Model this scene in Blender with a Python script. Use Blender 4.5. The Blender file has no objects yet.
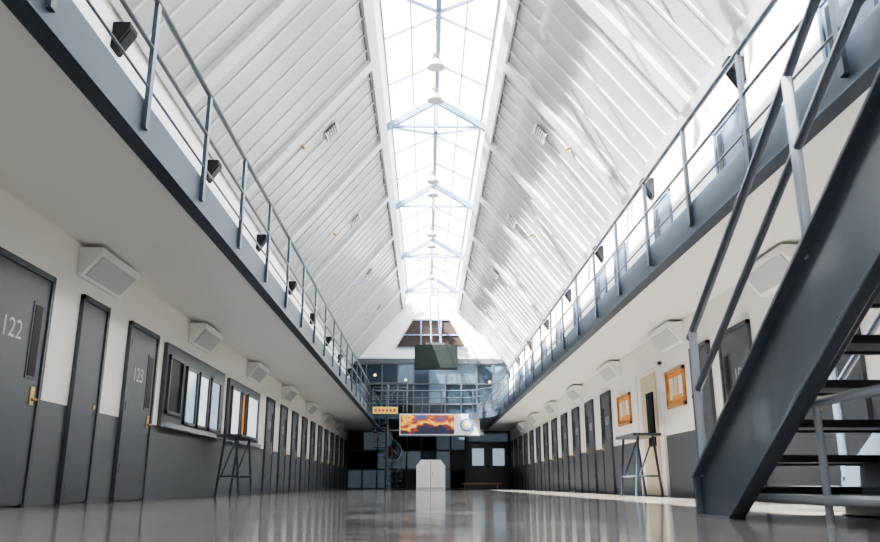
import bpy, math, random
from mathutils import Vector, Matrix
random.seed(4)
S=bpy.context.scene
# ---------------------------------------------------------------- materials
def mat(name,col,rough=0.5,metal=0.0,noise=0.0,nscale=8,bump=0.0,emit=None,es=0,spec=0.5,coat=0):
    m=bpy.data.materials.new(name); m.use_nodes=True
    nt=m.node_tree; b=nt.nodes['Principled BSDF']
    b.inputs['Base Color'].default_value=(*col,1); b.inputs['Roughness'].default_value=rough
    b.inputs['Metallic'].default_value=metal
    b.inputs['Specular IOR Level'].default_value=spec
    b.inputs['Coat Weight'].default_value=coat
    tc=nt.nodes.new('ShaderNodeTexCoord')
    n=nt.nodes.new('ShaderNodeTexNoise'); n.inputs['Scale'].default_value=nscale; n.inputs['Detail'].default_value=5
    nt.links.new(tc.outputs['Object'],n.inputs['Vector'])
    mx=nt.nodes.new('ShaderNodeMix'); mx.data_type='RGBA'
    k=max(noise,0.02)
    mx.inputs['A'].default_value=tuple(c*(1-k) for c in col)+(1,)
    mx.inputs['B'].default_value=tuple(min(1,c*(1+k)) for c in col)+(1,)
    nt.links.new(n.outputs['Fac'],mx.inputs['Factor']); nt.links.new(mx.outputs['Result'],b.inputs['Base Color'])
    if bump:
        bp=nt.nodes.new('ShaderNodeBump'); bp.inputs['Strength'].default_value=bump; bp.inputs['Distance'].default_value=0.01
        nt.links.new(n.outputs['Fac'],bp.inputs['Height']); nt.links.new(bp.outputs['Normal'],b.inputs['Normal'])
    if emit:
        b.inputs['Emission Color'].default_value=(*emit,1); b.inputs['Emission Strength'].default_value=es
    return m
M={}
M['white']=mat('white_paint',(0.82,0.81,0.79),0.5,noise=.03)
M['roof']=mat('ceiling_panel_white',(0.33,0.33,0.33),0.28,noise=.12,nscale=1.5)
M['rib']=mat('ceiling_rib',(0.47,0.47,0.465),0.35)
M['seam']=mat('ceiling_seam_grey',(0.12,0.125,0.13),0.5)
M['soffit']=mat('soffit_paint',(0.82,0.81,0.79),0.4,noise=.03,nscale=2)
M['dgrey']=mat('dark_grey_paint',(0.065,0.07,0.08),0.38,noise=.06,nscale=3)
M['door']=mat('door_grey_paint',(0.066,0.074,0.088),0.45,noise=.05)
M['udoor']=mat('upper_door_paint',(0.07,0.10,0.16),0.4)
M['rail']=mat('rail_bluegrey_paint',(0.038,0.05,0.07),0.3,noise=.05,coat=.1)
M['stair']=mat('stair_bluegrey_paint',(0.105,0.122,0.15),0.25,noise=.08,nscale=5,coat=.3)
M['fascia']=mat('fascia_bluegrey',(0.04,0.054,0.076),0.5,noise=.05,spec=.35)
M['pipe']=mat('pale_pipe',(0.45,0.48,0.53),0.22,metal=.35)
M['black']=mat('black_plastic',(0.008,0.008,0.01),0.6,spec=.2)
M['slit']=mat('slit_glass',(0.006,0.008,0.010),0.4,spec=.12)
M['brass']=mat('brass',(0.6,0.42,0.18),0.3,metal=1)
M['lens']=mat('light_lens',(0.50,0.51,0.52),0.35)
M['lampw']=mat('lamp_housing',(0.85,0.85,0.83),0.4)
M['glassd']=mat('dark_glass',(0.025,0.038,0.052),0.12,noise=.4,nscale=1.2,spec=.3)
M['glassm']=mat('mid_glass',(0.08,0.12,0.16),0.12,noise=.4,nscale=1.2,emit=(.5,.65,.8),es=.05)  # faint emission: the pane itself glows, no light behind it
M['glassl']=mat('lit_glass',(0.2,0.27,0.33),0.1,noise=.4,nscale=1.2,emit=(.6,.75,.9),es=.3)  # emission painted into the pane in place of a lit room behind
M['glassb']=mat('bright_glass',(0.6,0.66,0.7),0.12,noise=.15,nscale=2,emit=(.75,.85,.95),es=.5)  # pale colour plus glow stand in for a lit office behind
M['orange']=mat('orange_print',(0.75,0.3,0.05),0.5,noise=.4,nscale=6)
M['yellow']=mat('yellow_sign',(0.75,0.55,0.12),0.5)
M['wood']=mat('oak_frame',(0.45,0.22,0.08),0.45,noise=.2)
M['beige']=mat('beige_door',(0.62,0.52,0.36),0.5)
M['paper']=mat('paper',(0.75,0.72,0.66),0.7)
M['red']=mat('red_print',(0.5,0.07,0.05),0.5)
M['bluep']=mat('blue_print',(0.1,0.2,0.42),0.5)
M['mull']=mat('skylight_frame_grey',(0.14,0.18,0.26),0.5)
M['tread']=mat('tread_dark',(0.035,0.032,0.035),0.5,noise=.2)
M['brown']=mat('brown_tint_glass',(0.04,0.027,0.024),0.4,spec=.2)
M['lamp']=mat('warm_lamp',(1,.8,.4),0.4,emit=(1,.8,.45),es=1.0)
M['chalk']=mat('number_paint',(0.45,0.46,0.47),0.6)
M['tv']=mat('tv_grey',(0.012,0.015,0.015),0.6,spec=.2)
M['screen']=mat('tv_screen',(0.018,0.024,0.022),0.6,spec=.15)
def wallmat():
    m=bpy.data.materials.new('painted_wall'); m.use_nodes=True; nt=m.node_tree; b=nt.nodes['Principled BSDF']
    g=nt.nodes.new('ShaderNodeNewGeometry'); sx=nt.nodes.new('ShaderNodeSeparateXYZ')
    nt.links.new(g.outputs['Position'],sx.inputs[0])
    l=nt.nodes.new('ShaderNodeMath'); l.operation='LESS_THAN'; l.inputs[1].default_value=1.06
    nt.links.new(sx.outputs['Z'],l.inputs[0])
    mx=nt.nodes.new('ShaderNodeMix'); mx.data_type='RGBA'
    mx.inputs['A'].default_value=(0.86,0.84,0.80,1); mx.inputs['B'].default_value=(0.082,0.09,0.103,1)
    nt.links.new(l.outputs[0],mx.inputs['Factor']); nt.links.new(mx.outputs['Result'],b.inputs['Base Color'])
    n=nt.nodes.new('ShaderNodeTexNoise'); n.inputs['Scale'].default_value=40
    bp=nt.nodes.new('ShaderNodeBump'); bp.inputs['Strength'].default_value=.08; bp.inputs['Distance'].default_value=.01
    nt.links.new(g.outputs['Position'],n.inputs['Vector'])
    nt.links.new(n.outputs['Fac'],bp.inputs['Height']); nt.links.new(bp.outputs['Normal'],b.inputs['Normal'])
    b.inputs['Roughness'].default_value=.42
    return m
M['wall']=wallmat()
def floormat():
    m=bpy.data.materials.new('polished_concrete'); m.use_nodes=True; nt=m.node_tree; b=nt.nodes['Principled BSDF']
    g=nt.nodes.new('ShaderNodeNewGeometry')
    n=nt.nodes.new('ShaderNodeTexNoise'); n.inputs['Scale'].default_value=1.3; n.inputs['Detail'].default_value=8
    n2=nt.nodes.new('ShaderNodeTexNoise'); n2.inputs['Scale'].default_value=35; n2.inputs['Detail'].default_value=4
    for k in (n,n2): nt.links.new(g.outputs['Position'],k.inputs['Vector'])
    r=nt.nodes.new('ShaderNodeValToRGB'); r.color_ramp.elements[0].position=.3; r.color_ramp.elements[1].position=.7
    r.color_ramp.elements[0].color=(.20,.18,.165,1); r.color_ramp.elements[1].color=(.38,.345,.315,1)
    nt.links.new(n.outputs['Fac'],r.inputs[0])
    mr2=nt.nodes.new('ShaderNodeMapRange'); mr2.inputs['From Min'].default_value=.35; mr2.inputs['From Max'].default_value=.65; mr2.inputs['To Min'].default_value=.35; mr2.inputs['To Max'].default_value=1.0
    nt.links.new(n2.outputs['Fac'],mr2.inputs['Value'])
    mx=nt.nodes.new('ShaderNodeMix'); mx.data_type='RGBA'; mx.blend_type='MULTIPLY'; mx.inputs['Factor'].default_value=.8
    nt.links.new(r.outputs[0],mx.inputs['A']); nt.links.new(mr2.outputs[0],mx.inputs['B'])
    nt.links.new(mx.outputs['Result'],b.inputs['Base Color'])
    mr=nt.nodes.new('ShaderNodeMapRange'); mr.inputs['To Min'].default_value=.03; mr.inputs['To Max'].default_value=.16
    nt.links.new(n.outputs['Fac'],mr.inputs['Value']); nt.links.new(mr.outputs[0],b.inputs['Roughness'])
    b.inputs['Specular IOR Level'].default_value=.4
    n3=nt.nodes.new('ShaderNodeTexNoise'); n3.inputs['Scale'].default_value=4; n3.inputs['Detail'].default_value=2
    nt.links.new(g.outputs['Position'],n3.inputs['Vector'])
    bp0=nt.nodes.new('ShaderNodeBump'); bp0.inputs['Strength'].default_value=.12; bp0.inputs['Distance'].default_value=.008
    nt.links.new(n3.outputs['Fac'],bp0.inputs['Height'])
    bp=nt.nodes.new('ShaderNodeBump'); bp.inputs['Strength'].default_value=.09; bp.inputs['Distance'].default_value=.004
    nt.links.new(n2.outputs['Fac'],bp.inputs['Height']); nt.links.new(bp0.outputs['Normal'],bp.inputs['Normal']); nt.links.new(bp.outputs['Normal'],b.inputs['Normal'])
    return m
M['floor']=floormat()
def skyglass():
    m=bpy.data.materials.new('skylight_glazing'); m.use_nodes=True; nt=m.node_tree
    nt.nodes.remove(nt.nodes['Principled BSDF']); o=nt.nodes['Material Output']
    t=nt.nodes.new('ShaderNodeBsdfTransparent'); t.inputs[0].default_value=(.88,.94,1,1)
    d=nt.nodes.new('ShaderNodeBsdfTranslucent'); d.inputs[0].default_value=(.9,.95,1,1)
    x=nt.nodes.new('ShaderNodeMixShader'); x.inputs[0].default_value=.05
    nt.links.new(t.outputs[0],x.inputs[1]); nt.links.new(d.outputs[0],x.inputs[2]); nt.links.new(x.outputs[0],o.inputs[0])
    return m
M['skyglass']=skyglass()
# ---------------------------------------------------------------- mesh builder
class B:
    def __init__(s): s.v=[];s.f=[];s.m=[];s.names=[]
    def mi(s,k):
        if k not in s.names: s.names.append(k)
        return s.names.index(k)
    def add(s,vs,fs,k):
        o=len(s.v); s.v+= [tuple(p) for p in vs]; i=s.mi(k)
        for f in fs: s.f.append([o+a for a in f]); s.m.append(i)
    def hexa(s,p,k):
        s.add(p,[(0,3,2,1),(4,5,6,7),(0,1,5,4),(1,2,6,5),(2,3,7,6),(3,0,4,7)],k)
    def box(s,x0,x1,y0,y1,z0,z1,k):
        if x0>x1:x0,x1=x1,x0
        if y0>y1:y0,y1=y1,y0
        s.hexa([(x0,y0,z0),(x1,y0,z0),(x1,y1,z0),(x0,y1,z0),(x0,y0,z1),(x1,y0,z1),(x1,y1,z1),(x0,y1,z1)],k)
    def tube(s,p,q,r,k,n=10,r2=None):
        p=Vector(p);q=Vector(q);d=(q-p).normalized(); r2=r if r2 is None else r2
        u=d.orthogonal().normalized(); w=d.cross(u)
        a=[p+(u*math.cos(t)+w*math.sin(t))*r for t in [2*math.pi*i/n for i in range(n)]]
        b=[q+(u*math.cos(t)+w*math.sin(t))*r2 for t in [2*math.pi*i/n for i in range(n)]]
        fs=[(i,(i+1)%n,n+(i+1)%n,n+i) for i in range(n)]+[tuple(range(n-1,-1,-1)),tuple(range(n,2*n))]
        s.add(a+b,fs,k)
    def bar(s,p,q,w,h,k,up=(0,0,1)):
        p=Vector(p);q=Vector(q);d=(q-p).normalized();up=Vector(up)
        if abs(d.dot(up))>.999: up=Vector((0,1,0))
        sd=d.cross(up).normalized(); u=sd.cross(d)
        a=[p-sd*w/2-u*h/2,p+sd*w/2-u*h/2,p+sd*w/2+u*h/2,p-sd*w/2+u*h/2]
        s.hexa(a+[x+(q-p) for x in a],k)
    def prism(s,pts,ext,k):
        n=len(pts); e=Vector(ext); a=[Vector(p) for p in pts]; b=[x+e for x in a]
        s.add(a+b,[tuple(range(n-1,-1,-1)),tuple(range(n,2*n))]+[(i,(i+1)%n,n+(i+1)%n,n+i) for i in range(n)],k)
    def path(s,pts,r,k,n=10):
        for a,b in zip(pts,pts[1:]): s.tube(a,b,r,k,n)
    def obj(s,name,parent=None,bevel=0,smooth=False):
        me=bpy.data.meshes.new(name); me.from_pydata(s.v,[],s.f)
        for k in s.names: me.materials.append(M[k])
        me.polygons.foreach_set('material_index',s.m)
        import bmesh
        bm=bmesh.new(); bm.from_mesh(me); bmesh.ops.recalc_face_normals(bm,faces=bm.faces); bm.to_mesh(me); bm.free()
        o=bpy.data.objects.new(name,me); S.collection.objects.link(o)
        if parent: o.parent=parent
        if bevel:
            b=o.modifiers.new('bevel','BEVEL'); b.width=bevel; b.segments=2; b.limit_method='ANGLE'; b.angle_limit=math.radians(50)
        return o
# ---------------------------------------------------------------- dimensions
XL,XR=-4.04,4.34
BL,BR=-2.33,2.97
YB,YF=-10.0,41.0
ZS,ZF=2.9,3.2
ZE=6.1
CL,CR,ZC=-1.17,1.64,9.54
RX,RZ=0.235,10.5
E=.004
b=B(); b.box(XL-.3,XR+.3,YB-.3,YF+.3,-.2,0,'floor'); b.obj('floor')
b=B(); b.box(XL-.3,XL,YB-.3,YF+.3,0,ZE+.1,'wall'); b.obj('wall_left')
b=B(); b.box(XR,XR+.3,YB-.3,YF+.3,0,ZE+.1,'wall'); b.obj('wall_right')
b=B(); b.prism([(XL,YB,0),(XR,YB,0),(XR,YB,ZE),(CR,YB,ZC),(RX,YB,RZ+.1),(CL,YB,ZC),(XL,YB,ZE)],(0,-.3,0),'wall'); b.obj('wall_back')
b=B(); b.prism([(XL,YF,0),(XR,YF,0),(XR,YF,ZE),(CR,YF,ZC),(RX,YF,RZ+.1),(CL,YF,ZC),(XL,YF,ZE)],(0,.3,0),'white'); b.obj('wall_far')
def roof(side):
    X0,X1=(XL,CL) if side<0 else (XR,CR)
    a=Vector((X0,0,ZE)); c=Vector((X1,0,ZC)); dr=(c-a)
    nrm=Vector((dr.z,0,-dr.x)).normalized()
    if nrm.z>0: nrm=-nrm
    def P(t,y,o): 
        q=a+dr*t+nrm*o; return (q.x,y,q.z)
    b=B()
    def slab(t0,t1,y0,y1,o0,o1,k):
        b.hexa([P(t0,y0,o0),P(t1,y0,o0),P(t1,y1,o0),P(t0,y1,o0),P(t0,y0,o1),P(t1,y0,o1),P(t1,y1,o1),P(t0,y1,o1)],k)
    slab(-.03,1.0,YB,YF,-.25,0,'roof')
    slab(.94,1.0,YB,YF,0,.10,'rib')
    slab(.932,.94,YB,YF,0,.03,'seam')
    slab(0,.03,YB,YF,0,.08,'rib')
    y=YB+.5; i=0
    while y<YF-.2:
        if i%7==0:
            slab(.03,.94,y-.18,y+.18,0,.10,'rib')
            slab(.03,.94,y+.18,y+.20,0,.04,'seam')
        else:
            slab(.03,.94,y-.03,y+.03,0,.03,'rib')
            slab(.03,.94,y+.03,y+.05,0,.012,'seam')
        y+=.6; i+=1
    b.obj('ceiling_left' if side<0 else 'ceiling_right')
    for yy in [4.2,10.5,16.8,23.1,29.4,35.7]:
        v=B()
        def sl(t0,t1,y0,y1,o0,o1,k):
            v.hexa([P(t0,y0,o0),P(t1,y0,o0),P(t1,y1,o0),P(t0,y1,o0),P(t0,y0,o1),P(t1,y0,o1),P(t1,y1,o1),P(t0,y1,o1)],k)
        y0,y1=yy-.22,yy+.22; t0,t1=.57,.65
        sl(t0,t1,y0,y1,.04,.055,'black')
        for q in range(6):
            tt=t0+(t1-t0)*q/5.5; sl(tt,tt+.006,y0,y1,.055,.08,'rib')
        sl(t0,t0+.006,y0-.02,y1+.02,.035,.09,'white'); sl(t1,t1+.006,y0-.02,y1+.02,.035,.09,'white')
        v.obj('ceiling_vent')
        e=B(); yy2=yy-.6
        c0=Vector(P(.42,yy2,.0)); c1=Vector(P(.42,yy2,.10)); e.tube(c0,c1,.035,'brass'); e.tube(c1,c1+(c1-c0)*.4,.05,'brass',10,.02); e.obj('ceiling_sprinkler')
roof(-1); roof(1)
# skylight
b=B()
GL,GR,GZ=CL+.17,CR-.17,ZC+.36
b.hexa([(CL,YB,ZC),(CL-.15,YB,ZC),(CL-.15,YF,ZC),(CL,YF,ZC),(GL,YB,GZ),(GL-.15,YB,GZ),(GL-.15,YF,GZ),(GL,YF,GZ)],'white')
b.hexa([(CR,YB,ZC),(CR+.15,YB,ZC),(CR+.15,YF,ZC),(CR,YF,ZC),(GR,YB,GZ),(GR+.15,YB,GZ),(GR+.15,YF,GZ),(GR,YF,GZ)],'white')
b.bar((RX,YB,RZ),(RX,YF,RZ),.12,.16,'mull')
for i in range(26):
    yy=YB+.4+i*2.1
    if yy>YF: break
    for gx in (GL,GR):
        b.bar((gx,yy,GZ),(RX,yy,RZ),.045,.05,'mull')
for gx in (GL,GR):
    mx_=(gx+RX)/2; mz=(GZ+RZ)/2
    b.bar((mx_,YB,mz),(mx_,YF,mz),.03,.04,'mull')
    b.bar((gx,YB,GZ),(gx,YF,GZ),.05,.05,'mull')
for yy in [-5.9,.4,6.8,13.1,19.4,25.7,32,38.3]:
    for gx in (CL,CR):
        b.bar((gx,yy,ZC-.02),(RX,yy,RZ-.12),.12,.16,'mull')
        b.bar((gx,yy,ZC+.04),(RX,yy+2.2,RZ-.1),.05,.06,'mull')
    b.bar((CL,yy,ZC+.05),(CR,yy,ZC+.05),.06,.06,'mull')
    b.bar((RX,yy,ZC-.1),(RX,yy,RZ),.09,.09,'mull')
b.obj('skylight_frame')
b=B()
b.add([(GL,YB,GZ+.05),(RX,YB,RZ+.09),(RX,YF,RZ+.09),(GL,YF,GZ+.05)],[(0,1,2,3)],'skyglass')
b.add([(GR,YB,GZ+.05),(RX,YB,RZ+.09),(RX,YF,RZ+.09),(GR,YF,GZ+.05)],[(0,1,2,3)],'skyglass')
b.obj('window_skylight')
for yy in [4.5,9,16.0,17.6,23.0,24.2,28.5,30,35]:
    b=B(); b.tube((RX-.05,yy,10.46),(RX-.05,yy,9.75),.015,'dgrey'); b.tube((RX-.05,yy,9.75),(RX-.05,yy,9.6),.09,'dgrey',14)
    b.tube((RX-.05,yy,9.6),(RX-.05,yy,9.42),.10,'mull',18,.2); b.tube((RX-.05,yy,9.425),(RX-.05,yy,9.41),.18,'lens',18); b.obj('high_bay_lamp')
# ---------------------------------------------------------------- balconies
b=B(); b.box(XL+E,BL-.04,YB+E,YF-E,ZS+.02,ZF,'soffit'); b.box(BL-.04,BL+.02,YB+E,YF-E,ZS,ZF+.02,'fascia'); b.box(BL-.12,BL+.03,YB+E,YF-E,ZS-.02,ZS,'fascia')
b.box(BL-.05,BL-.03,YB+E,YF-E,ZF,ZF+.10,'fascia'); b.obj('balcony_left')
b=B(); b.box(BR+.04,XR-E,YB+E,YF-E,ZS+.02,ZF,'soffit'); b.box(BR-.02,BR+.04,YB+E,YF-E,ZS,ZF+.02,'fascia'); b.box(BR-.03,BR+.12,YB+E,YF-E,ZS-.02,ZS,'fascia')
b.box(BR+.03,BR+.05,YB+E,YF-E,ZF,ZF+.10,'fascia'); b.obj('balcony_right')
def railing(x,segs,y_first):
    b=B()
    for y0,y1 in segs:
        b.tube((x,y0,4.15),(x,y1,4.15),.028,'rail'); b.tube((x,y0,3.70),(x,y1,3.70),.02,'rail')
        b.tube((x,y0,3.34),(x,y1,3.34),.012,'rail')
        y=y_first-1.65*20
        while y<y0+.2: y+=1.65
        while y<y1-.1:
            b.box(x-.018,x+.018,y-.035,y+.035,ZF-.22,4.13,'rail'); y+=1.65
        for yy in (y0,y1): b.box(x-.018,x+.018,yy-.03,yy+.03,ZF-.1,4.15,'rail')
    return b.obj('balcony_railing')
railing(BL+.04,[(YB+.1,31.7),(33.3,40.9)],5.83)
railing(BR-.04,[(YB+.1,-.9),(.7,40.9)],6.53)
# ---------------------------------------------------------------- doors
def text(body,side,y,z,size,parent,x):
    c=bpy.data.curves.new('number','FONT'); c.body=body; c.size=size; c.align_x='CENTER'; c.align_y='CENTER'; c.extrude=.001
    c.materials.append(M['chalk']); o=bpy.data.objects.new('number',c); S.collection.objects.link(o)
    o.location=(x,y,z); o.rotation_euler=(math.pi/2,0,math.pi/2 if side<0 else -math.pi/2); o.parent=parent
def door(side,y0,y1,zb=0,zt=2.35,num=None,k='door',slit=True,name='cell_door',fk=None):
    s=1 if side<0 else -1
    xw=(XL if side<0 else XR)+s*.003
    fk=fk or k
    zb+=.002
    b=B(); f=.06
    b.box(xw,xw+s*.05,y0,y0+f,zb,zt,fk); b.box(xw,xw+s*.05,y1-f,y1,zb,zt,fk); b.box(xw,xw+s*.05,y0,y1,zt-f,zt,fk)
    b.box(xw,xw+s*.03,y0+f+.006,y1-f-.006,zb+.012,zt-f-.006,k)
    L=y1-y0
    if slit:
        yc=y0+L*.78; w=min(.15,L*.16); zc=zb+1.62; hh=.36
        b.box(xw+s*.03,xw+s*.040,yc-w/2-.03,yc+w/2+.03,zc-hh-.03,zc+hh+.03,k)
        b.box(xw+s*.04,xw+s*.045,yc-w/2,yc+w/2,zc-hh,zc+hh,'slit')
        yh=y0+L*.86
        b.box(xw+s*.03,xw+s*.04,yh-.04,yh+.04,zb+.98,zb+1.16,'brass')
        b.tube((xw+s*.04,yh,zb+1.03),(xw+s*.09,yh,zb+1.03),.016,'brass'); b.tube((xw+s*.09,yh,zb+1.03),(xw+s*.09,yh-.1,zb+1.03),.012,'brass')
        for zz in (.35,1.15,2.0): b.tube((xw+s*.045,y0+f,zb+zz),(xw+s*.045,y0+f,zb+zz+.12),.014,k)
    else:
        b.box(xw+s*.03,xw+s*.036,y0+f+.05,y1-f-.05,zb+.15,zb+.2,k)
        b.tube((xw+s*.03,y1-.15,zb+1.1),(xw+s*.045,y1-.15,zb+1.1),.03,'brass')
    o=b.obj(name)
    if num: text(num,side,y0+L*.40,zb+1.66,.27,o,xw+s*.032)
    return o
door(-1,3.4,4.6,num='121'); door(-1,5.3,6.1,slit=False,name='utility_door')
door(-1,7.0,8.2,num='122'); door(-1,8.93,9.7,slit=False,name='utility_door'); door(-1,10.45,11.6,num='123')
y=19.9;n=124
while y<40:
    door(-1,y,y+1.0,num=str(n),slit=True); n+=1; y+=1.95
door(1,3.2,4.3); door(1,7.6,8.7,num='105'); door(1,10.2,11.3,num='106'); door(1,11.75,12.6,slit=False,name='utility_door')
y=18.4;n=107
while y<40:
    door(1,y,y+1.0,num=str(n)); n+=1; y+=1.95
for side in (-1,1):
    y=-7.6
    while y<40:
        door(side,y,y+1.0,zb=ZF,zt=ZF+2.12,k='udoor'); y+=1.62*2 if int(y)%3==0 else 1.9
def wedge(side,y,z,w,d,h,name,k1,k2,m=.05):
    s=1 if side<0 else -1
    xw=(XL if side<0 else XR)+s*.003
    b=B()
    pts=[(xw,y-w/2,z+h/2),(xw+s*d,y-w/2,z+h/2),(xw+s*d,y-w/2,z+h*.32),(xw+s*.04,y-w/2,z-h/2),(xw,y-w/2,z-h/2)]
    b.prism(pts,(0,w,0),k1)
    A=Vector((xw+s*d,0,z+h*.32)); C=Vector((xw+s*.04,0,z-h/2)); D=C-A
    nn=Vector((-D.z*s,0,D.x*s)).normalized()*.012
    if nn.z>0: nn=-nn
    p0=A+D*.1; p1=A+D*.9
    q=[Vector((p.x,yy,p.z)) for p,yy in ((p0,y-w/2+m),(p1,y-w/2+m),(p1,y+w/2-m),(p0,y+w/2-m))]
    b.hexa([t-nn*.5 for t in q]+[t+nn for t in q],k2)
    return b.obj(name)
for i in range(-3,8):
    yy=9.0+i*4.4
    if yy<40: 
        wedge(-1,yy,5.75,.26,.22,.36,'wall_floodlight','black','slit'); wedge(1,yy+.6,5.70,.26,.22,.36,'wall_floodlight','black','slit')
for i in range(-3,8):
    yy=9.35+i*4.4
    if yy<40:
        wedge(-1,yy,2.70,1.2,.27,.34,'wall_light_fixture','lampw','lens',.08)
        wedge(1,yy-.25,2.70,1.2,.27,.34,'wall_light_fixture','lampw','lens',.08)
def window(y0,y1,z0,z1,panes,name):
    b=B(); x=XL+.003
    b.box(x,x+.06,y0,y1,z0,z1,'door')
    for (a,c,zl,zh,k) in panes:
        b.box(x+.06,x+.068,a,c,zl,zh,k)
        for (p,q) in ((a-.05,a),(c,c+.05)): b.box(x+.06,x+.10,p,q,zl-.05,zh+.05,'dgrey')
        b.box(x+.06,x+.10,a-.05,c+.05,zl-.05,zl,'dgrey'); b.box(x+.06,x+.10,a-.05,c+.05,zh,zh+.05,'dgrey')
    b.box(x+.06,x+.14,y0,y1,z0-.02,z0+.05,'pipe')
    b.obj(name)
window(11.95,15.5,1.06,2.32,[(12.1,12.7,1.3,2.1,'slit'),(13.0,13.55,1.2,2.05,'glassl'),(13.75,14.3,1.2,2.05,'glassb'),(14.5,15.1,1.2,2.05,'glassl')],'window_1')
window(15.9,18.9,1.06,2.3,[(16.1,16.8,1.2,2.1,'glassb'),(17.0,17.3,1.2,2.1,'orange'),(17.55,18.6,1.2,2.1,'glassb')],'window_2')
o=door(1,14.3,16.0,zt=2.4,k='white',slit=False,name='storage_door')
b=B(); b.box(XR-.06,XR-.036,14.6,15.6,.02,2.25,'beige'); b.box(XR-.08,XR-.06,14.75,15.2,.9,1.9,'slit'); b.obj('door_leaf',parent=o)
def picture(y0,y1,z0,z1,k,fk='wood'):
    b=B(); x=XR-.003; f=.06
    b.box(x-.02,x,y0+f,y1-f,z0+f,z1-f,k)
    b.box(x-.045,x,y0,y1,z0,z0+f,fk); b.box(x-.045,x,y0,y1,z1-f,z1,fk); b.box(x-.045,x,y0,y0+f,z0,z1,fk); b.box(x-.045,x,y1-f,y1,z0,z1,fk)
    for i in range(3):
        w=(y1-y0-.24)/3
        b.box(x-.024,x-.02,y0+.12+i*w,y0+.12+(i+.8)*w,z0+.14,z1-.14,('white','beige','paper')[i])
    b.box(x-.026,x-.02,y0+.16,y1-.3,z0+.11,z0+.2,'orange')
    b.obj('framed_notice_board')
picture(13.0,14.0,1.5,2.15,'orange'); picture(16.6,17.7,1.45,2.1,'orange')
b=B(); x=XR-.003; b.box(x-.012,x,9.05,9.6,1.5,2.05,'paper'); b.box(x-.016,x-.012,9.1,9.55,1.85,2.0,'bluep'); b.box(x-.016,x-.012,9.15,9.5,1.6,1.64,'dgrey');b.box(x-.016,x-.012,9.15,9.5,1.7,1.74,'dgrey'); b.obj('wall_notice')
def table(x0,x1,y0,y1,h):
    b=B(); b.box(x0,x1,y0,y1,h-.05,h,'dgrey')
    for y in (y0+.12,y1-.12):
        b.tube((x0+.12,y,h-.05),(x0+.02,y,0),.022,'rail'); b.tube((x1-.12,y,h-.05),(x1-.02,y,0),.022,'rail')
        b.tube((x0+.06,y,.35),(x1-.06,y,.35),.016,'rail')
        b.tube((x0+.1,y,.35),(x1-.12,y,h-.06),.014,'rail')
    b.tube((x0+.06,y0+.12,.35),(x0+.06,y1-.12,.35),.016,'rail')
    b.obj('standing_table',bevel=.006)
table(-3.75,-3.3,14.3,15.6,1.08)
table(3.6,4.1,13.8,15.1,1.08)
# ---------------------------------------------------------------- stairs (right), 30 degrees
SX0,SX1=1.9,2.87; N=17; sl=.19/.33
def tz(Y): return .25+(5.5-Y)*sl
b=B()
yt=.05; zt=tz(yt); TH=.60
for x0,x1,s in ((SX0-.02,SX0+.02,-1),(SX1-.02,SX1+.02,1)):
    yb=5.5-(TH-.25)/sl
    pts=[(x0,5.5,0),(x0,5.5,.25),(x0,yt,zt),(x0,yt,zt-TH),(x0,yb,0.0)]
    b.prism(pts,(x1-x0,0,0),'stair')
    xa=x0 if s<0 else x1
    q=s*.025 if s<0 else s*.01
    b.bar((xa+q,5.5,.25),(xa+q,yt,zt),.07,.022,'stair')
    b.bar((xa+q,yb,.012),(xa+q,yt,zt-TH),.07,.022,'stair')
    b.box(xa,xa+q*2,5.48,5.505,0,.25,'stair')
    b.box(xa-.04,xa+.04,yb-.03,5.55,0,.012,'stair')
for i in range(1,N):
    z=.19*i; yc=5.81-.33*i-.08
    b.box(SX0+.02,SX1-.02,yc-.15,yc+.15,z-.045,z,'tread')
    b.box(SX0+.02,SX1-.02,yc+.12,yc+.155,z-.06,z+.004,'dgrey')
b.box(SX0-.02,BR-.06,-1.2,.28,3.08,3.22,'dgrey')
st=b.obj('staircase',bevel=.004)
b=B()
for x in (SX0,SX1):
    for h,r in ((1.22,.028),(.80,.024)):
        ys=5.53; ye=.2
        z0=h; z1=h+(ys-ye)*sl
        b.tube((x,ys,z0),(x,ye,z1),r,'stair',12)
        b.tube((x,ye,z1),(x,-1.1,z1),r,'stair',12)
    for yp in (5.46,3.68,1.9,.2,-1.1):
        zz=tz(max(yp,.2))-.02
        if yp<.1: zz=3.15
        ztop=1.22+(5.53-max(yp,.2))*sl
        b.tube((x,yp,max(zz,.1)),(x,yp,ztop),.03,'pipe' if x==SX0 else 'stair',12)
b.obj('stair_handrail',parent=st)
b=B(); gx=SX0+.07
for z,ye in ((1.15,3.5),(.60,4.35),(.13,4.95)):
    b.tube((gx,ye,z),(gx,-1,z),.024,'pipe',12)
for yp in (1.9,.6,-1): b.tube((gx,yp,0),(gx,yp,1.15),.024,'pipe',12); b.tube((gx,yp,0),(gx,yp,.012),.06,'pipe',16)
b.tube((gx,3.95,0),(gx,3.95,.6),.02,'pipe',12)
b.obj('guard_rail')
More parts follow.
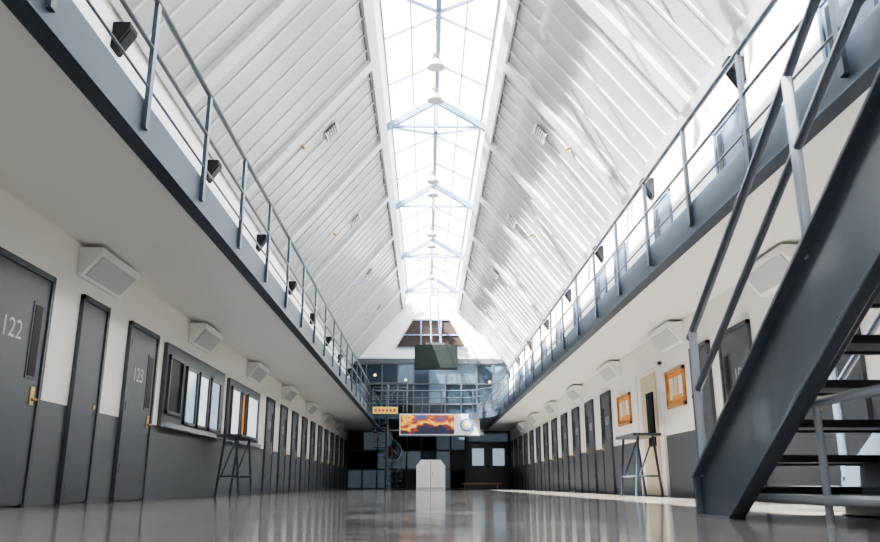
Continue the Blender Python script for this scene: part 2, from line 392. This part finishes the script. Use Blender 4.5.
# ---------------------------------------------------------------- far end
def glazing(x0,x1,z0,z1,cols,rows,y,name,keys):
    b=B(); b.box(x0,x1,y-.03,y,z0,z1,'dgrey')
    w=(x1-x0)/cols; h=(z1-z0)/rows
    for i in range(cols):
        for j in range(rows):
            k=random.choice(keys)
            b.box(x0+i*w+.04,x0+(i+1)*w-.04,y-.05,y-.03,z0+j*h+.04,z0+(j+1)*h-.04,k)
    for i in range(cols+1): b.box(x0+i*w-.035,x0+i*w+.035,y-.11,y-.03,z0,z1,'dgrey')
    for j in range(rows+1): b.box(x0,x1,y-.10,y-.03,z0+j*h-.03,z0+j*h+.03,'dgrey')
    return b.obj(name)
glazing(XL+.05,XR-.05,ZF+.02,6.35,10,3,YF-.003,'window_3',['glassd','glassd','glassm','slit','glassd'])
glazing(XL+.05,2.0,0.02,2.85,8,3,YF-.003,'window_4',['glassm','glassm','glassd','glassm','slit'])
b=B(); b.box(XL+E,XR-E,YF-.16,YF-.003,6.36,6.62,'dgrey'); b.obj('trim_1')
b=B(); b.box(2.03,XR-.02,YF-.05,YF-.003,0.003,2.88,'dgrey')
for i in range(2):
    x0=2.15+i*1.05
    b.box(x0,x0+1.0,YF-.1,YF-.05,.02,2.3,'stair'); b.box(x0+.2,x0+.8,YF-.115,YF-.1,1.15,2.0,'glassl'); b.tube((x0+(.85 if i==0 else .12),YF-.16,.95),(x0+(.85 if i==0 else .12),YF-.16,1.25),.015,'pipe')
b.box(2.15,4.2,YF-.1,YF-.05,2.35,2.75,'glassm'); b.obj('door_2')
b=B(); yy=YF-.003
b.prism([(-1.65,yy,7.22),(2.12,yy,7.22),(1.25,yy,8.72),(-.78,yy,8.72)],(0,-.03,0),'brown')
for p,q in (((-1.65,7.22),(2.12,7.22)),((2.12,7.22),(1.25,8.72)),((1.25,8.72),(-.78,8.72)),((-.78,8.72),(-1.65,7.22)),((-.3,7.22),(-.3,8.72)),((.77,7.22),(.77,8.72)),((-1.3,7.9),(1.7,7.9))):
    b.bar((p[0],yy-.06,p[1]),(q[0],yy-.06,q[1]),.07,.07,'beige' if p[1]!=q[1] and p[0]!=q[0] else 'mull',up=(0,1,0))
b.obj('window_5')
for x,z in ((-2.7,5.75),(-1.1,5.5),(3.3,5.4)):
    b=B(); b.tube((x,YF-.13,z),(x,YF-.2,z),.07,'lamp',14,.05); b.tube((x,YF-.10,z),(x,YF-.13,z),.10,'dgrey',14); b.obj('round_wall_lamp')
edge=[(BL+.06,33.9),(-1.0,34.1),(1.5,34.1),(2.0,33.9),(2.45,33.4),(2.75,32.7),(BR-.06,31.8)]
b=B()
b.prism([(x,y,ZS+.03) for x,y in edge]+[(BR-.06,YF-.2,ZS+.03),(BL+.06,YF-.2,ZS+.03)],(0,0,ZF-ZS-.03),'fascia')
b.obj('walkway_bridge')
b=B()
for z,r in ((4.15,.028),(3.85,.018),(3.55,.018)):
    b.path([(x,y,z) for x,y in edge],r,'rail')
for x,y in edge+[(-.2,34.1),(.65,34.1)]: b.tube((x,y,ZF),(x,y,4.15),.025,'rail')
b.obj('bridge_railing')
b=B(); b.box(-1.15,2.3,33.98,34.03,2.25,3.15,'white'); b.box(-1.2,2.35,33.97,34.04,2.20,2.25,'dgrey'); b.obj('banner_board')
def sunset():
    m=bpy.data.materials.new('sunset_mural'); m.use_nodes=True; nt=m.node_tree; bb=nt.nodes['Principled BSDF']
    tc=nt.nodes.new('ShaderNodeTexCoord'); n=nt.nodes.new('ShaderNodeTexNoise'); n.inputs['Scale'].default_value=1.9; n.inputs['Detail'].default_value=6
    mp=nt.nodes.new('ShaderNodeMapping'); mp.inputs['Scale'].default_value=(1.0,1,1.8)
    nt.links.new(tc.outputs['Object'],mp.inputs[0]); nt.links.new(mp.outputs[0],n.inputs['Vector'])
    sx=nt.nodes.new('ShaderNodeSeparateXYZ'); nt.links.new(tc.outputs['Object'],sx.inputs[0])
    mr=nt.nodes.new('ShaderNodeMapRange'); mr.inputs['From Min'].default_value=2.3; mr.inputs['From Max'].default_value=3.1; mr.inputs['To Min'].default_value=-.22; mr.inputs['To Max'].default_value=.14
    nt.links.new(sx.outputs['Z'],mr.inputs['Value'])
    ad=nt.nodes.new('ShaderNodeMath'); nt.links.new(mr.outputs[0],ad.inputs[0]); nt.links.new(n.outputs['Fac'],ad.inputs[1])
    r=nt.nodes.new('ShaderNodeValToRGB'); e=r.color_ramp.elements; e[0].position=.30; e[0].color=(.02,.02,.06,1); e[1].position=.72; e[1].color=(.06,.12,.3,1)
    for p,c in ((.37,(.35,.03,.01,1)),(.43,(.9,.35,.02,1)),(.49,(1,.8,.2,1)),(.55,(.9,.28,.02,1)),(.62,(.4,.05,.03,1))):
        k=e.new(p); k.color=c
    nt.links.new(ad.outputs[0],r.inputs[0]); nt.links.new(r.outputs[0],bb.inputs['Base Color'])
    return m
M['sunset']=sunset()
b=B(); b.box(-1.1,1.2,33.95,33.98,2.30,3.1,'sunset'); b.obj('mural_banner')
b=B(); b.tube((1.72,33.98,2.68),(1.72,33.95,2.68),.28,'bluep',28); b.tube((1.72,33.95,2.68),(1.72,33.945,2.68),.2,'beige',28); b.tube((1.72,33.945,2.68),(1.72,33.94,2.68),.1,'paper',5); b.obj('round_seal')
b=B(); tx,ty=.44,36.0
b.box(tx-1.0,tx+1.0,ty-.05,ty+.12,5.35,6.5,'tv'); b.box(tx-.95,tx+.95,ty-.06,ty-.05,5.42,6.44,'screen')
for x in (-.22,0.22): b.tube((tx+x,ty+.05,6.5),(RX+x*.6,ty+.05,10.4),.04,'pipe')
b.box(tx-.4,tx+.4,ty-.0,ty+.1,6.5,6.6,'dgrey'); b.obj('hanging_television',bevel=.01)
b=B(); cx,cy=-1.60,32.5; R=.62
b.tube((cx,cy,0),(cx,cy,4.2),.06,'rail',14)
hp=[];hp2=[]
for i in range(17):
    z=ZF*(i+1)/17; a=math.radians(-60+i*24); a2=a+math.radians(28)
    if z>ZF-.05: break
    pts=[(cx+.05*math.cos(a),cy+.05*math.sin(a),z-.04),(cx+R*math.cos(a),cy+R*math.sin(a),z-.04),(cx+R*math.cos((a+a2)/2),cy+R*math.sin((a+a2)/2),z-.04),(cx+R*math.cos(a2),cy+R*math.sin(a2),z-.04),(cx+.05*math.cos(a2),cy+.05*math.sin(a2),z-.04)]
    b.prism(pts,(0,0,.04),'rail')
    am=(a+a2)/2; px,py=cx+R*math.cos(am),cy+R*math.sin(am)
    b.tube((px,py,z),(px,py,z+.95),.014,'rail',6); hp.append((px,py,z+.95)); hp2.append((px,py,z+.5))
b.path(hp,.022,'rail'); b.path(hp2,.014,'rail')
b.box(BL+.07,cx,cy-.75,cy-.1,ZF-.06,ZF+.01,'rail')
for z in (4.2,3.85,3.5): 
    b.path([(BL+.08,cy-.8,z),(cx+.8,cy-.8,z),(cx+.8,cy+.8,z),(BL+.08,cy+.8,z)],.02,'rail')
for p in ((cx,cy-.8),(cx+.8,cy-.8),(cx+.8,cy),(cx+.8,cy+.8),(cx,cy+.8)): b.tube((*p,ZF-.1),(*p,4.2),.02,'rail')
ss=b.obj('spiral_staircase')
b=B(); b.box(-2.15,-1.15,cy-.85,cy-.825,2.95,3.22,'yellow')
for i in range(6): b.box(-2.08+i*.15,-1.98+i*.15,cy-.856,cy-.85,3.03,3.14,'red')
b.obj('warning_sign',parent=ss)
b=B(); kx,ky=.2,34.6
b.prism([(kx-.62,ky,0),(kx+.62,ky,0),(kx+.62,ky,1.0),(kx+.42,ky,1.25),(kx-.42,ky,1.25),(kx-.62,ky,1.0)],(0,.7,0),'white')
b.box(kx-.012,kx+.012,ky-.01,ky,.05,1.2,'seam'); b.box(kx-.58,kx+.58,ky-.012,ky,.06,.09,'seam'); b.tube((kx+.08,ky-.04,.6),(kx+.08,ky-.04,.75),.012,'pipe'); b.obj('white_kiosk',bevel=.01)
b=B(); b.box(1.6,3.4,36,36.4,.24,.28,'wood'); 
for x in (1.75,3.25): b.box(x-.04,x+.04,36.05,36.35,0,.24,'dgrey')
b.box(1.7,3.3,36.17,36.23,.10,.14,'dgrey'); b.obj('bench')
b=B(); b.box(-2.1,-1.3,40.8,40.86,1.5,2.2,'bluep'); b.box(-2.0,-1.7,40.78,40.8,1.6,2.1,'red'); b.box(-1.65,-1.4,40.78,40.8,1.6,2.1,'paper'); b.box(-2.15,-1.25,40.79,40.87,1.45,1.5,'dgrey'); b.obj('notice_board')
# ---------------------------------------------------------------- light
w=bpy.data.worlds.new('World'); S.world=w; w.use_nodes=True; nt=w.node_tree; bg=nt.nodes['Background']
bg.inputs[0].default_value=(.90,.95,1.0,1); bg.inputs[1].default_value=5.0
L=bpy.data.lights.new('skylight_portal','AREA'); L.shape='RECTANGLE'; L.size=2.6; L.size_y=YF-YB; L.cycles.is_portal=True
o=bpy.data.objects.new('skylight_portal',L); S.collection.objects.link(o); o.location=(RX,(YF+YB)/2,10.75)
for nm,en,dv,col in (('sun',46,(1,.6,-.92),(1,.95,.88)),('fill_sun_high',38,(.36,.2,-1),(1,.95,.87))):  # steeper one is an added second sun, brightening right floor and soffit
    L=bpy.data.lights.new(nm,'SUN'); L.energy=en; L.angle=.02; L.color=col
    o=bpy.data.objects.new(nm,L); S.collection.objects.link(o)
    o.rotation_euler=Vector(dv).to_track_quat('-Z','Y').to_euler()
c=bpy.data.cameras.new('camera'); c.sensor_width=36; c.lens=36*780/880; c.clip_start=.02
c.dof.use_dof=True; c.dof.focus_distance=14; c.dof.aperture_fstop=3.5
o=bpy.data.objects.new('camera',c); S.collection.objects.link(o); o.location=(0,0,.2)
o.rotation_euler=(math.radians(90+15.34),0,math.radians(-.99)); S.camera=o
S.view_settings.view_transform='AgX'
try: S.view_settings.look='AgX - Medium High Contrast'
except Exception as e: print(e)
S.view_settings.exposure=.85
